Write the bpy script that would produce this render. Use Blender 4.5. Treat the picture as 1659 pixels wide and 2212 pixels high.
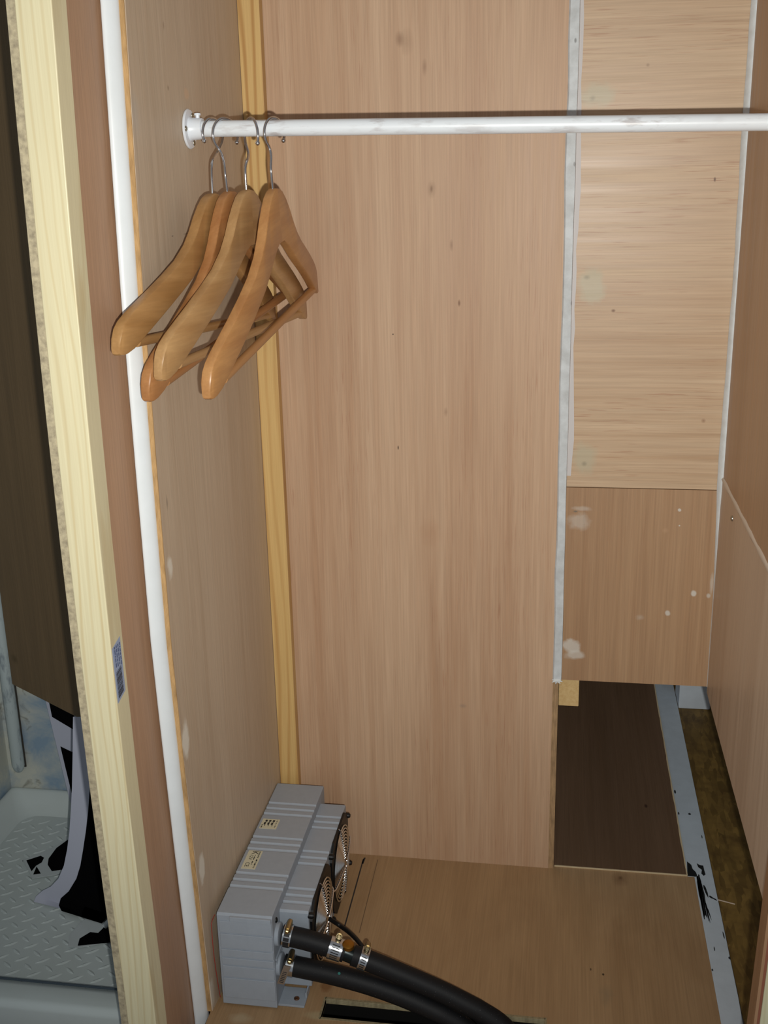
import bpy, bmesh, math, random
from mathutils import Vector, Matrix
random.seed(7)
for o in list(bpy.data.objects):
    bpy.data.objects.remove(o, do_unlink=True)
SC = bpy.context.scene
COL = SC.collection

# ------------------------------------------------------------------ camera
CAM_Z, FPX = 1.148, 2371.9
PITCH, YAW, ROLL = (math.radians(a) for a in (17.046, 9.386, 1.3287))
_f = Vector((-math.sin(YAW)*math.cos(PITCH), math.cos(YAW)*math.cos(PITCH), -math.sin(PITCH)))
_r = Vector((math.cos(YAW), math.sin(YAW), 0))
_d = _f.cross(_r)
CR = math.cos(ROLL)*_r + math.sin(ROLL)*_d          # camera right
CD = -math.sin(ROLL)*_r + math.cos(ROLL)*_d         # camera down
CAM = Vector((0, 0, CAM_Z))
cd = bpy.data.cameras.new('camera')
cam = bpy.data.objects.new('camera', cd)
COL.objects.link(cam)
m3 = Matrix((CR, -CD, -_f)).transposed()
cam.matrix_world = Matrix.Translation(CAM) @ m3.to_4x4()
cd.sensor_fit = 'VERTICAL'
cd.sensor_height = 36.0
cd.lens = FPX/2212*36
cd.clip_start = 0.02
SC.camera = cam

def at(x, y, ax, v):
    """point of the plane axis ax = v that the photo shows at pixel (x, y)"""
    d = CR*((x-829.5)/FPX) + CD*((y-1106)/FPX) + _f
    k = (v-CAM[ax])/d[ax]
    return CAM + d*k

# ------------------------------------------------------------------ world, flash, exposure
W = bpy.data.worlds.new('world')
SC.world = W
W.use_nodes = True
W.node_tree.nodes['Background'].inputs[0].default_value = (0.85, 0.92, 1.0, 1)
W.node_tree.nodes['Background'].inputs[1].default_value = 0.25
fl = bpy.data.lights.new('camera_flash', 'SPOT')
fl.energy = 68
fl.color = (1.0, 0.99, 0.93)
fl.spot_size = math.radians(98)
fl.spot_blend = 1.0
fl.shadow_soft_size = 0.007
flash = bpy.data.objects.new('camera_flash', fl)
COL.objects.link(flash)
flash.location = CAM + CR*0.033 + CD*0.045
_aim = at(860, 700, 1, 1.65) - flash.location
flash.rotation_euler = _aim.to_track_quat('-Z', 'Y').to_euler()
SC.view_settings.view_transform = 'Standard'
SC.view_settings.look = 'None'
SC.view_settings.gamma = 1
SC.view_settings.use_curve_mapping = False
SC.view_settings.exposure = 0.0

# ------------------------------------------------------------------ material helpers
def lin(c):
    return tuple(((v/255)/12.92 if v/255 <= 0.04045 else ((v/255+0.055)/1.055)**2.4) for v in c[:3]) + (1,)

class NT:
    def __init__(s, name):
        s.m = bpy.data.materials.new(name)
        s.m.use_nodes = True
        s.t = s.m.node_tree
        s.b = s.t.nodes['Principled BSDF']
        s.co = None
    def n(s, typ, **kw):
        x = s.t.nodes.new(typ)
        for k, v in kw.items():
            setattr(x, k, v)
        return x
    def l(s, a, b):
        s.t.links.new(a, b)
    def coord(s):
        if s.co is None:
            s.co = s.n('ShaderNodeTexCoord').outputs['Object']
        return s.co
    def mapped(s, scale, rot=(0, 0, 0)):
        mp = s.n('ShaderNodeMapping')
        mp.inputs['Scale'].default_value = scale
        mp.inputs['Rotation'].default_value = rot
        s.l(s.coord(), mp.inputs['Vector'])
        return mp.outputs[0]
    def noise(s, scale, detail=3, rough=.55, dist=0, rot=(0, 0, 0), vec=None):
        x = s.n('ShaderNodeTexNoise')
        x.inputs['Scale'].default_value = 1
        x.inputs['Detail'].default_value = detail
        x.inputs['Roughness'].default_value = rough
        x.inputs['Distortion'].default_value = dist
        s.l(vec if vec is not None else s.mapped(scale, rot), x.inputs['Vector'])
        return x.outputs[0]
    def rng(s, v, a, b, c=0., d=1.):
        x = s.n('ShaderNodeMapRange')
        for i, q in enumerate((a, b, c, d)):
            x.inputs[i+1].default_value = q
        s.l(v, x.inputs[0])
        return x.outputs[0]
    def mix(s, f, a, b, mode='MIX'):
        x = s.n('ShaderNodeMix', data_type='RGBA', blend_type=mode)
        for sock, v in ((x.inputs[0], f), (x.inputs[6], a), (x.inputs[7], b)):
            if hasattr(v, 'is_output'):
                s.l(v, sock)
            else:
                sock.default_value = v
        return x.outputs[2]
    def math(s, op, a, b=0., c=0.):
        x = s.n('ShaderNodeMath', operation=op)
        for i, v in enumerate((a, b, c)):
            if hasattr(v, 'is_output'):
                s.l(v, x.inputs[i])
            else:
                x.inputs[i].default_value = v
        return x.outputs[0]
    def vmath(s, op, a, b):
        x = s.n('ShaderNodeVectorMath', operation=op)
        for i, v in enumerate((a, b)):
            if hasattr(v, 'is_output'):
                s.l(v, x.inputs[i])
            else:
                x.inputs[i].default_value = v
        return x
    def spots(s, col, lst):
        """stains, filler smears and knots: (centre, radii, colour, strength, softness, wobble)"""
        if not lst:
            return col
        nz = s.n('ShaderNodeTexNoise')
        nz.inputs['Scale'].default_value = 55
        nz.inputs['Detail'].default_value = 4
        s.l(s.coord(), nz.inputs['Vector'])
        off = s.vmath('SUBTRACT', nz.outputs[1], (.5, .5, .5)).outputs[0]
        for c, r, cc, k, soft, wob in lst:
            w = s.vmath('MULTIPLY', off, tuple(q*wob for q in r)).outputs[0]
            p = s.vmath('ADD', s.coord(), w).outputs[0]
            p = s.vmath('SUBTRACT', p, tuple(c)).outputs[0]
            p = s.vmath('DIVIDE', p, tuple(r)).outputs[0]
            d = s.vmath('LENGTH', p, (0, 0, 0)).outputs['Value']
            f = s.rng(d, 1-soft, 1, k, 0)
            col = s.mix(f, col, lin(cc))
        return col
    def bump(s, h, strength, dist=.001):
        b = s.n('ShaderNodeBump')
        b.inputs['Strength'].default_value = strength
        b.inputs['Distance'].default_value = dist
        s.l(h, b.inputs['Height'])
        s.l(b.outputs[0], s.b.inputs['Normal'])
    def done(s, col, rough=.5, metal=0., spec=.5):
        if hasattr(col, 'is_output'):
            s.l(col, s.b.inputs['Base Color'])
        else:
            s.b.inputs['Base Color'].default_value = col
        if hasattr(rough, 'is_output'):
            s.l(rough, s.b.inputs['Roughness'])
        else:
            s.b.inputs['Roughness'].default_value = rough
        s.b.inputs['Metallic'].default_value = metal
        s.b.inputs['Specular IOR Level'].default_value = spec
        return s.m

def sc_axis(grain, cross, along):
    return tuple(along if i == 'XYZ'.index(grain) else cross for i in range(3))

def ply(name, light, dark, grain='Z', spots=(), rough=.48, spec=.35, pores=.16, broad=.5, seed=0, turn=0., swirl=.6):
    t = NT(name)
    big = t.noise(sc_axis(grain, 9, .8 if not turn else 2.2), 3, .55, swirl, (0.01*seed, 0.02, turn))
    mid = t.noise(sc_axis(grain, 70, 1.6), 3, .6, .3)
    fine = t.noise(sc_axis(grain, 420, 7), 2, .6)
    pore = t.noise(sc_axis(grain, 520, 16), 2, .5)
    f = t.math('ADD', t.math('MULTIPLY', big, broad), t.math('MULTIPLY', mid, 1-broad))
    f = t.rng(f, .34, .66)
    col = t.mix(f, lin(dark), lin(light))
    col = t.mix(t.rng(fine, .3, .7, .30, 0.), col, lin(tuple(c*.74 for c in dark)))
    patch = t.noise(sc_axis(grain, 16, 3), 3, .6)
    pm = t.math('MULTIPLY', t.rng(pore, .58, .68), t.rng(patch, .45, .62, .15, 1))
    col = t.mix(t.math('MULTIPLY', pm, pores*2), col, lin((dark[0]*.80, dark[1]*.62, dark[2]*.54)))
    col = t.spots(col, spots)
    t.bump(fine, .12, .0004)
    return t.done(col, t.rng(mid, .3, .7, rough-.06, rough+.08), 0, spec)

def pine(name, light, dark, grain='Z', period=.008, spots=(), wander=.9, cross='X', rough=.45, wz=1.6, sharp=.5):
    """growth lines across `cross`, wandering slowly along the grain"""
    t = NT(name)
    sep = t.n('ShaderNodeSeparateXYZ')
    t.l(t.coord(), sep.inputs[0])
    wn = t.noise(sc_axis(grain, 14, wz), 2, .5)
    w2 = t.noise(sc_axis(grain, 40, wz*4), 2, .5)
    ph = t.math('ADD', t.math('DIVIDE', sep.outputs['XYZ'.index(cross)], period), t.math('ADD', t.math('MULTIPLY', wn, wander*6), t.math('MULTIPLY', w2, wander*.7)))
    sn = t.math('SINE', t.math('MULTIPLY', ph, 6.2832))
    f = t.rng(sn, 1-2*sharp, 1., 0, .8)
    amp = t.rng(t.noise(sc_axis(grain, 50, 1.2), 2), .35, .65, .35, 1)
    col = t.mix(t.math('MULTIPLY', f, amp), lin(light), lin(dark))
    big = t.noise(sc_axis(grain, 30, 1.5), 3, .6)
    col = t.mix(t.rng(big, .35, .7, 0, .4), col, lin(tuple(c*.93 for c in light)))
    fine = t.noise(sc_axis(grain, 500, 8), 2)
    col = t.mix(t.rng(fine, .35, .7, .15, 0), col, lin(tuple(c*.8 for c in dark)))
    col = t.spots(col, spots)
    t.bump(fine, .1, .0004)
    return t.done(col, rough, 0, .4)

def plain(name, c, rough=.5, metal=0., spec=.5, var=.0, vs=60, c2=None, spots=(), bump=0.):
    t = NT(name)
    col = lin(c)
    if var:
        nz = t.noise((vs, vs, vs), 4, .6)
        col = t.mix(t.rng(nz, .35, .7, 0, var), col, lin(c2 or tuple(v*.8 for v in c)))
        if bump:
            t.bump(nz, bump, .001)
    col = t.spots(col, spots)
    return t.done(col, rough, metal, spec)

def ply_edge(name, axis, thick, light, dark):
    """the laminations of a sawn plywood edge: bands across axis"""
    t = NT(name)
    wv = t.n('ShaderNodeTexWave', wave_type='BANDS', bands_direction=axis)
    wv.inputs['Scale'].default_value = 2.5/thick/6.28*2
    wv.inputs['Distortion'].default_value = .5
    t.l(t.coord(), wv.inputs['Vector'])
    nz = t.noise((160, 160, 40), 3)
    col = t.mix(t.rng(wv.outputs[1], .3, .7), lin(light), lin(dark))
    col = t.mix(t.rng(nz, .35, .7, 0, .55), col, lin(tuple(c*.72 for c in dark)))
    return t.done(col, .7, 0, .2)

# ------------------------------------------------------------------ mesh helpers
class MB:
    def __init__(s):
        s.v, s.f = [], []
    def add(s, v, f):
        k = len(s.v)
        s.v += [Vector(p) for p in v]
        s.f += [[i+k for i in q] for q in f]
        return s
    def box(s, x0, x1, y0, y1, z0, z1):
        v = [(x, y, z) for z in (z0, z1) for y in (y0, y1) for x in (x0, x1)]
        return s.add(v, [(0, 2, 3, 1), (4, 5, 7, 6), (0, 1, 5, 4), (2, 6, 7, 3), (0, 4, 6, 2), (1, 3, 7, 5)])
    def prism(s, pts, ext):
        n = len(pts)
        e = Vector(ext)
        v = [Vector(p) for p in pts] + [Vector(p)+e for p in pts]
        return s.add(v, [list(range(n))[::-1], list(range(n, 2*n))] + [(i, (i+1) % n, (i+1) % n+n, i+n) for i in range(n)])
    def loft(s, rings, closed=True, caps=True):
        n = len(rings[0])
        v = [p for r in rings for p in r]
        f = []
        for a in range(len(rings)-1):
            for i in range(n if closed else n-1):
                j = (i+1) % n
                f.append((a*n+i, a*n+j, (a+1)*n+j, (a+1)*n+i))
        if caps:
            f.append(list(range(n))[::-1])
            f.append([(len(rings)-1)*n+i for i in range(n)])
        return s.add(v, f)
    def tube(s, path, r, n=12, caps=True):
        path = [Vector(p) for p in path]
        rr = r if isinstance(r, (list, tuple)) else [r]*len(path)
        rings = []
        u = None
        for i, p in enumerate(path):
            d = (path[min(i+1, len(path)-1)] - path[max(i-1, 0)]).normalized()
            if u is None:
                u = d.orthogonal().normalized()
            u = (u - d*u.dot(d)).normalized()
            w = d.cross(u)
            rings.append([p + (u*math.cos(t)+w*math.sin(t))*rr[i] for t in (2*math.pi*k/n for k in range(n))])
        return s.loft(rings, True, caps)
    def lathe(s, c, axis, prof, n=24):
        """prof: (distance along axis, radius)"""
        c, a = Vector(c), Vector(axis).normalized()
        u = a.orthogonal().normalized()
        w = a.cross(u)
        return s.loft([[c + a*h + (u*math.cos(t)+w*math.sin(t))*max(r, 1e-5) for t in (2*math.pi*k/n for k in range(n))] for h, r in prof])
    def torus(s, c, axis, R, r, n=32, k=6):
        c, a = Vector(c), Vector(axis).normalized()
        u = a.orthogonal().normalized()
        w = a.cross(u)
        v, f = [], []
        for i in range(n):
            t = 2*math.pi*i/n
            d = u*math.cos(t)+w*math.sin(t)
            for j in range(k):
                q = 2*math.pi*j/k
                v.append(c + d*(R+r*math.cos(q)) + a*(r*math.sin(q)))
        for i in range(n):
            for j in range(k):
                f.append((i*k+j, ((i+1) % n)*k+j, ((i+1) % n)*k+(j+1) % k, i*k+(j+1) % k))
        return s.add(v, f)
    def sphere(s, c, r, n=10):
        return s.lathe(c, (0, 0, 1), [(-r*math.cos(math.pi*i/n), r*math.sin(math.pi*i/n)) for i in range(n+1)], n*2)
    def build(s, name, mat, parent=None, smooth=False, bevel=0., seg=2, world=True):
        me = bpy.data.meshes.new(name)
        off = Vector(parent_loc(parent)) if (parent is not None and world) else Vector()
        me.from_pydata([tuple(p-off) for p in s.v], [], [tuple(q) for q in s.f])
        bm = bmesh.new()
        bm.from_mesh(me)
        bmesh.ops.recalc_face_normals(bm, faces=bm.faces)
        bm.to_mesh(me)
        bm.free()
        if mat is not None:
            me.materials.append(mat)
        if smooth:
            for p in me.polygons:
                p.use_smooth = True
            me.set_sharp_from_angle(angle=math.radians(smooth if smooth is not True else 40))
        o = bpy.data.objects.new(name, me)
        COL.objects.link(o)
        if parent is not None:
            o.parent = parent
        if bevel:
            b = o.modifiers.new('bevel', 'BEVEL')
            b.width = bevel
            b.segments = seg
            b.limit_method = 'ANGLE'
            b.angle_limit = math.radians(50)
        return o

def parent_loc(p):
    v = Vector()
    while p is not None:
        v = v + p.location
        p = p.parent
    return v
def empty(name, loc=(0, 0, 0)):
    o = bpy.data.objects.new(name, None)
    o.empty_display_size = .02
    o.location = loc
    COL.objects.link(o)
    return o
def tag(o, label, cat, group=None):
    o['label'] = label
    o['category'] = cat
    if group:
        o['group'] = group
    return o
def struct(name):
    o = empty(name)
    o['kind'] = 'structure'
    return o
def lab(o, text):
    o['label'] = text
    return o
def smoothpath(pts, n=8):
    """Catmull-Rom through pts"""
    P = [Vector(p) for p in pts]
    P = [P[0]*2-P[1]] + P + [P[-1]*2-P[-2]]
    out = []
    for i in range(1, len(P)-2):
        for k in range(n):
            t = k/n
            a, b, c, d = P[i-1:i+3]
            out.append(.5*((2*b)+(c-a)*t+(2*a-5*b+4*c-d)*t*t+(3*b-a-3*c+d)*t**3))
    out.append(P[-2])
    return out
def text_mesh(body, size, origin, dx, dy, mat, parent, name='lettering', width=None):
    cu = bpy.data.curves.new('t', 'FONT')
    cu.body = body
    cu.size = size
    ob = bpy.data.objects.new('t', cu)
    COL.objects.link(ob)
    dg = bpy.context.evaluated_depsgraph_get()
    dg.update()
    me = bpy.data.meshes.new_from_object(ob.evaluated_get(dg))
    bpy.data.objects.remove(ob, do_unlink=True)
    bpy.data.curves.remove(cu)
    xs = [v.co.x for v in me.vertices]
    k = (width/(max(xs)-min(xs))) if width else 1
    x0 = min(xs)
    off = parent_loc(parent)
    dx, dy, og = Vector(dx), Vector(dy), Vector(origin)
    for v in me.vertices:
        v.co = og + dx*((v.co.x-x0)*k) + dy*v.co.y - off
    me.name = name
    me.materials.append(mat)
    o = bpy.data.objects.new(name, me)
    COL.objects.link(o)
    o.parent = parent
    return o

# ------------------------------------------------------------------ key planes
XL, XR, YB, TOP = -.463, .244, 1.65, 1.80
XP = -.496                        # face of the pinkish partition panel

WHITE = (216, 220, 222)
M_bead = plain('white_gloss_paint', (226, 230, 232), .28, 0, .5, .25, 25, (205, 208, 208))
M_caulk = plain('white_sealant', (225, 229, 230), .45, 0, .4, .5, 70, (196, 198, 196), bump=.25)
M_screw = plain('zinc_steel', (170, 165, 150), .32, 1)
M_chrome = plain('chrome', (205, 205, 208), .1, 1)
M_black = plain('black_plastic', (14, 14, 15), .45, 0, .4)

def screw_head(p, axis, r, parent, name='screw', mat=None):
    a = Vector(axis).normalized()
    mb = MB().lathe(Vector(p), a, [(0, r), (r*.25, r*.95), (r*.5, r*.6), (r*.55, r*.3), (r*.35, r*.2), (r*.35, 0)], 12)
    return mb.build(name, mat or M_screw, parent, smooth=35)

# ------------------------------------------------------------------ wall_back
P = lambda x, y: at(x, y, 1, YB)
KN = (126, 92, 66)
M_back = ply('plywood_back', (206, 174, 144), (184, 146, 115), 'Z', [
    (P(863, 85), (.007, .05, .012), KN, .5, .8, .5), (P(878, 90), (.012, .05, .02), KN, .25, .8, .5),
    (P(917, 145), (.004, .05, .014), KN, .45, .8, .5), (P(932, 408), (.008, .05, .014), KN, .4, .9, .6),
    (P(932, 408), (.0025, .05, .006), (100, 66, 44), .45, .8, .4), (P(975, 530), (.003, .05, .01), KN, .5, .8, .5),
    (P(992, 655), (.0025, .05, .006), KN, .9, .7, .4), (P(849, 722), (.0012, .05, .0015), (40, 30, 25), 1, .5, .2),
    (P(860, 967), (.0012, .05, .004), (60, 42, 30), .9, .5, .3), (P(1000, 1525), (.008, .05, .005), (128, 118, 106), .4, .9, .8),
    (P(963, 890), (.004, .05, .008), KN, .35, .8, .5), (P(930, 1150), (.02, .05, .03), (170, 128, 96), .35, .9, .8)], seed=1)
wall_back = struct('wall_back')
lab(MB().box(XL-.03, -.0005, YB, YB+.009, 0, TOP).build('panel', M_back, wall_back), 'large pinkish plywood sheet with vertical grain')
M_pe = ply_edge('plywood_edge_worn', 'X', .0034, (198, 162, 120), (146, 118, 88))
lab(MB().prism([(-.0004, YB+.009, 0), (-.0004, YB+.0003, 0), (.0086, YB+.0010, 0), (.009, YB+.009, 0)], (0, 0, .355)).build('panel_edge', M_pe, wall_back), 'worn sawn edge of the plywood sheet')

G1 = (182, 172, 146)
M_upr = ply('plywood_cross_grain', (207, 180, 149), (186, 154, 122), 'X', [
    (P(1290, 205), (.03, .05, .02), G1, .75, .5, .9), (P(1280, 212), (.005, .05, .005), (138, 128, 110), .5, .8, .5),
    (P(1278, 618), (.022, .05, .03), G1, .75, .4, .9), (P(1268, 600), (.006, .05, .004), (140, 130, 108), .6, .7, .6),
    (P(1262, 990), (.022, .05, .03), G1, .7, .5, .9), (P(1262, 1003), (.005, .05, .005), (140, 130, 108), .6, .7, .6),
    (P(1545, 388), (.002, .05, .004), (96, 66, 44), .9, .6, .4), (P(1325, 672), (.004, .05, .003), (110, 74, 48), .8, .7, .5),
    (P(1520, 910), (.004, .05, .004), (130, 90, 62), .6, .8, .5), (P(1400, 140), (.003, .05, .003), (120, 90, 66), .5, .8, .5)], rough=.4, pores=.3, broad=.35, seed=2)
lab(MB().box(.0, XR+.005, YB+.004, YB+.013, .6825, TOP).build('panel', M_upr, wall_back), 'pale plywood panel with horizontal grain')
FW = (206, 200, 190)
M_lowr = ply('plywood_reddish', (180, 146, 112), (163, 127, 95), 'Z', [
    (P(1252, 1128), (.022, .05, .016), FW, .38, .5, 1.2), (P(1256, 1100), (.018, .05, .005), FW, .35, .6, 1.0),
    (P(1243, 1106), (.004, .05, .002), (110, 104, 92), .8, .6, .5), (P(1233, 1398), (.017, .05, .014), FW, .7, .35, 1.4), (P(1243, 1416), (.019, .05, .010), FW, .6, .4, 1.3),
    (P(1499, 1284), (.005, .05, .006), FW, .85, .4, .9), (P(1531, 1288), (.004, .05, .005), FW, .6, .5, .9),
    (P(1538, 1262), (.0035, .05, .02), FW, .45, .7, .7), (P(1442, 1326), (.005, .05, .006), FW, .75, .4, .9),
    (P(1468, 1103), (.003, .05, .003), FW, .9, .4, .6), (P(1468, 1137), (.0015, .05, .0015), FW, .9, .4, .4),
    (P(1383, 1335), (.008, .05, .006), FW, .25, .7, 1.2), (P(1437, 1147), (.006, .05, .005), (196, 160, 128), .3, .8, .6)], rough=.42, pores=.06, seed=3)
lab(MB().box(.0, XR+.005, YB+.003, YB+.013, .356, .6815).build('panel', M_lowr, wall_back), 'reddish plywood panel spotted with white filler')

# ------------------------------------------------------------------ wall_left
L = lambda x, y: at(x, y, 0, -.470)
LF = (232, 226, 212)
M_left = ply('plywood_left', (208, 188, 164), (194, 172, 147), 'Z', [
    (L(398, 203), (.05, .010, .008), (206, 176, 146), .8, .4, .3), (L(375, 1225), (.05, .010, .018), LF, .7, .5, 1.1),
    (L(408, 1600), (.05, .014, .03), LF, .85, .4, .8), (L(441, 1875), (.05, .012, .028), LF, .8, .4, .9),
    (L(368, 1085), (.05, .003, .012), (120, 108, 96), .6, .8, .5), (L(373, 510), (.05, .004, .001), (90, 84, 78), .6, .5, .5),
    (L(400, 505), (.05, .012, .001), (100, 92, 84), .5, .6, .5), (L(362, 190), (.05, .003, .004), (130, 108, 90), .6, .7, .4),
    (L(352, 55), (.05, .003, .006), (140, 116, 96), .5, .7, .4), (L(300, 250), (.05, .016, .03), (178, 176, 170), .35, .8, .9),
    (L(462, 2150), (.05, .012, .03), LF, .5, .5, 1.0)], rough=.5, pores=.1, seed=4)
FXL = -.475                       # the lining board drifts outwards towards its front edge
FRONT = [(TOP, 1.238), (1.335, 1.235), (1.181, 1.226), (1.027, 1.218), (.812, 1.214), (.586, 1.212), (.3, 1.227), (.01, 1.246), (0, 1.246)]
def front_y(z):
    for (z1, y1), (z0, y0) in zip(FRONT, FRONT[1:]):
        if z >= z0:
            return y0 + (y1-y0)*(z-z0)/(z1-z0)
    return FRONT[-1][1]
def wall_x(y):
    return XL + (FXL-XL)*max(0., (YB-y)/.43)**2
wall_left = struct('wall_left')
NY = 9
v, f = [], []
for z, y0 in FRONT:
    for k in range(NY+1):
        y = y0+.0004 + (YB+.006-y0)*k/NY
        v.append((wall_x(y), y, z))
for a in range(len(FRONT)-1):
    for k in range(NY):
        q = a*(NY+1)+k
        f.append((q, q+1, q+NY+2, q+NY+1))
n = len(v)
v += [(x-.006, y, z) for x, y, z in v]
f += [tuple(i+n for i in q) for q in f]
for a in range(len(FRONT)-1):
    q = a*(NY+1)
    f.append((q, q+NY+1, n+q+NY+1, n+q))
MB().add(v, f).build('panel', M_left, wall_left, smooth=30)
M_le = ply_edge('plywood_edge_fresh', 'X', .0018, (206, 170, 120), (178, 136, 88))
rings = [[(FXL-.0002, y+.0006, z), (FXL-.0002, y-.0012, z), (FXL-.0062, y-.0012, z), (FXL-.0062, y+.0006, z)] for z, y in FRONT]
lab(MB().loft(rings).build('panel_edge', M_le, wall_left), 'raw sawn edge of the plywood')
# packing behind the lining board, hidden, closes the partition
MB().box(-.5575, FXL-.0075, 1.256, YB+.006, 0, TOP).build('core', plain('partition_core', (120, 92, 70), .7), wall_left)
def stud_x(z):                     # the stud and the thin ply beside it bow a little
    return -.5005 - .0105*(1-min(1, abs(z-.74)/.66)**2)
M_pink = ply('plywood_pink', (188, 151, 121), (171, 133, 104), 'Z', [], rough=.4, pores=.05, broad=.75, seed=5)
zs = [-.059, .2, .4, .6, .8, 1.0, 1.2, 1.4, TOP]
rings = [[(stud_x(z)+.0015, 1.142, z), (XP, 1.262, z), (XP-.006, 1.262, z), (stud_x(z)-.0045, 1.142, z)] for z in zs]
lab(MB().loft(rings).build('panel', M_pink, wall_left), 'narrow reddish plywood strip beside the timber stud')
# white bead in the corner
trim_1 = struct('trim_1')
rings = []
for z, y in [(zz, front_y(zz)) for zz in (TOP, 1.5, 1.33, 1.2, 1.1, 1.03, .9, .8, .7, .6, .5, .4, .3, .2, .1, .0, -.05)]:
    w = .0135 + .0012*math.sin(z*9) + .0008*math.sin(z*31)
    q = []
    for k in range(9):
        t = math.pi*k/8
        q.append((XP - .0004 + (FXL-.006-XP+.0005)*(1-math.cos(t))/2*1.0, y - .001 - (.0135-.0125*(1-math.cos(t))/2) - .0052*math.sin(t) , z))
    q += [(FXL-.0062, y+.003, z), (XP-.0004, y+.003, z)]
    rings.append(q)
lab(MB().loft(rings).build('bead', M_bead, trim_1, smooth=60), 'glossy white bead in the corner')

# timber stud at the front of the partition
M_stud = pine('pine_stud', (230, 219, 180), (210, 188, 140), 'Z', .0105, [
    (at(80, 345, 1, 1.108), (.003, .03, .004), (120, 96, 66), .8, .6, .4), (at(75, 330, 1, 1.108), (.014, .03, .02), (206, 180, 128), .5, .8, .8)], .7, sharp=.3)
M_skin = plain('grey_plywood_skin', (196, 182, 150), .7, 0, .2, .75, 130, (128, 116, 98))
stud = empty('timber_stud', (-.52, 1.125, 0))
tag(stud, 'pale pine stud with a barcode sticker at the end of the shower partition', 'stud')
zs2 = [-.059, .15, .3, .45, .6, .75, .9, 1.05, 1.2, 1.35, 1.5, TOP]
def strip(x0, x1, y0, y1):
    return [[(stud_x(z)+x0, y0, z), (stud_x(z)+x1, y0, z), (stud_x(z)+x1, y1, z), (stud_x(z)+x0, y1, z)] for z in zs2]
MB().loft(strip(-.0368, .002, 1.108, 1.1435)).build('timber', M_stud, stud, bevel=.0012)
lab(MB().loft(strip(-.0465, -.037, 1.109, 1.262)).build('plywood_skin', M_skin, stud, bevel=.0005), 'dirty plywood edge on the shower side')
stk = []
def sx(z): return stud_x(z) + .0022
za, zb_ = .629, .559
sticker = MB().loft([[(sx(z), 1.1105, z-.002), (sx(z), 1.135, z+.004), (sx(z)+.0003, 1.135, z+.004), (sx(z)+.0003, 1.1105, z-.002)] for z in (za, .613, .597, .58, zb_)]).build('barcode_sticker', plain('sticker_paper', (150, 166, 196), .35), stud)
lab(sticker, 'pale blue paper sticker with a barcode')
mb = MB()
z = .595
rs = random.Random(3)
while z > .563:
    w = rs.choice((.0006, .0009, .0014))
    x = sx(z)+.0006
    mb.prism([(x, 1.114, z), (x, 1.1295, z+.0035), (x, 1.1295, z+.0035-w), (x, 1.114, z-w)], (.0001, 0, 0))
    z -= w + rs.choice((.0006, .0009, .0012))
M_ink = plain('dark_ink', (38, 40, 52), .5)
mb.build('barcode', M_ink, sticker)
mb = MB()
for y0 in (1.1155, 1.1205, 1.1255, 1.1305):
    z = .627
    while z > .600:
        h = rs.uniform(.002, .006)
        x = sx(z)+.0006
        mb.box(x, x+.0001, y0, y0+.0018, z-h, z)
        z -= h + .0012
mb.build('print', plain('blue_ink', (60, 76, 118), .5), sticker)

# pine strip in the far left corner
trim_2 = struct('trim_2')
M_strip = pine('pine_corner_strip', (216, 180, 118), (168, 112, 48), 'Z', .015, [], .6, wz=1.3, sharp=.5)
lab(MB().box(XL+.0004, -.4305, YB-.018, YB-.0002, 0, TOP).build('strip', M_strip, trim_2, bevel=.0008), 'golden pine strip with wavy grain')
# white strip between back sheet and right panels
trim_3 = struct('trim_3')
M_wstrip = plain('scuffed_white_paint', (208, 212, 214), .5, 0, .35, .6, 40, (158, 158, 156), [
    (P(1247, 448), (.004, .05, .008), (92, 84, 84), .8, .5, .8), (P(1243, 88), (.002, .05, .004), (100, 98, 96), .7, .5, .6),
    (P(1241, 355), (.002, .05, .004), (110, 106, 104), .6, .5, .6), (P(1235, 655), (.002, .05, .004), (100, 98, 96), .6, .5, .6)])
rings = []
rs = random.Random(5)
for k in range(25):
    z = .357 + (TOP-.357)*k/24
    a = -.001 + rs.uniform(-.0012, .0008)
    b = .0135 + rs.uniform(-.0004, .0006)
    rings.append([(a, YB-.0004, z), (a+.002, YB-.0032, z), (b-.001, YB-.0026, z), (b, YB+.004, z), (a, YB+.004, z)])
MB().loft(rings).build('strip', M_wstrip, trim_3)
rings = []
for k in range(40):
    z = .70 + (TOP-.70)*k/39
    w = .004 + .0035*max(0, math.sin(z*17+1))+rs.uniform(0, .002)
    rings.append([(.0132, YB+.0032, z), (.0132+w, YB+.0032, z), (.0132+w, YB+.0042, z), (.0132, YB+.0042, z)])
lab(MB().loft(rings).build('sealant_smear', plain('thin_sealant', (200, 194, 192), .5, 0, .3), trim_3), 'smeared pale sealant')
mb = MB()
rs = random.Random(9)
for k in range(7):
    a = k/7*6.28
    mb.tube([(.006, YB-.003, .357), (.006+.009*math.cos(a), YB-.004, .354+.005*math.sin(a)+.002)], [.0028, .0004], 6)
lab(mb.build('sealant_blob', M_caulk, trim_3, smooth=True), 'ragged white blob of sealant')

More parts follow.
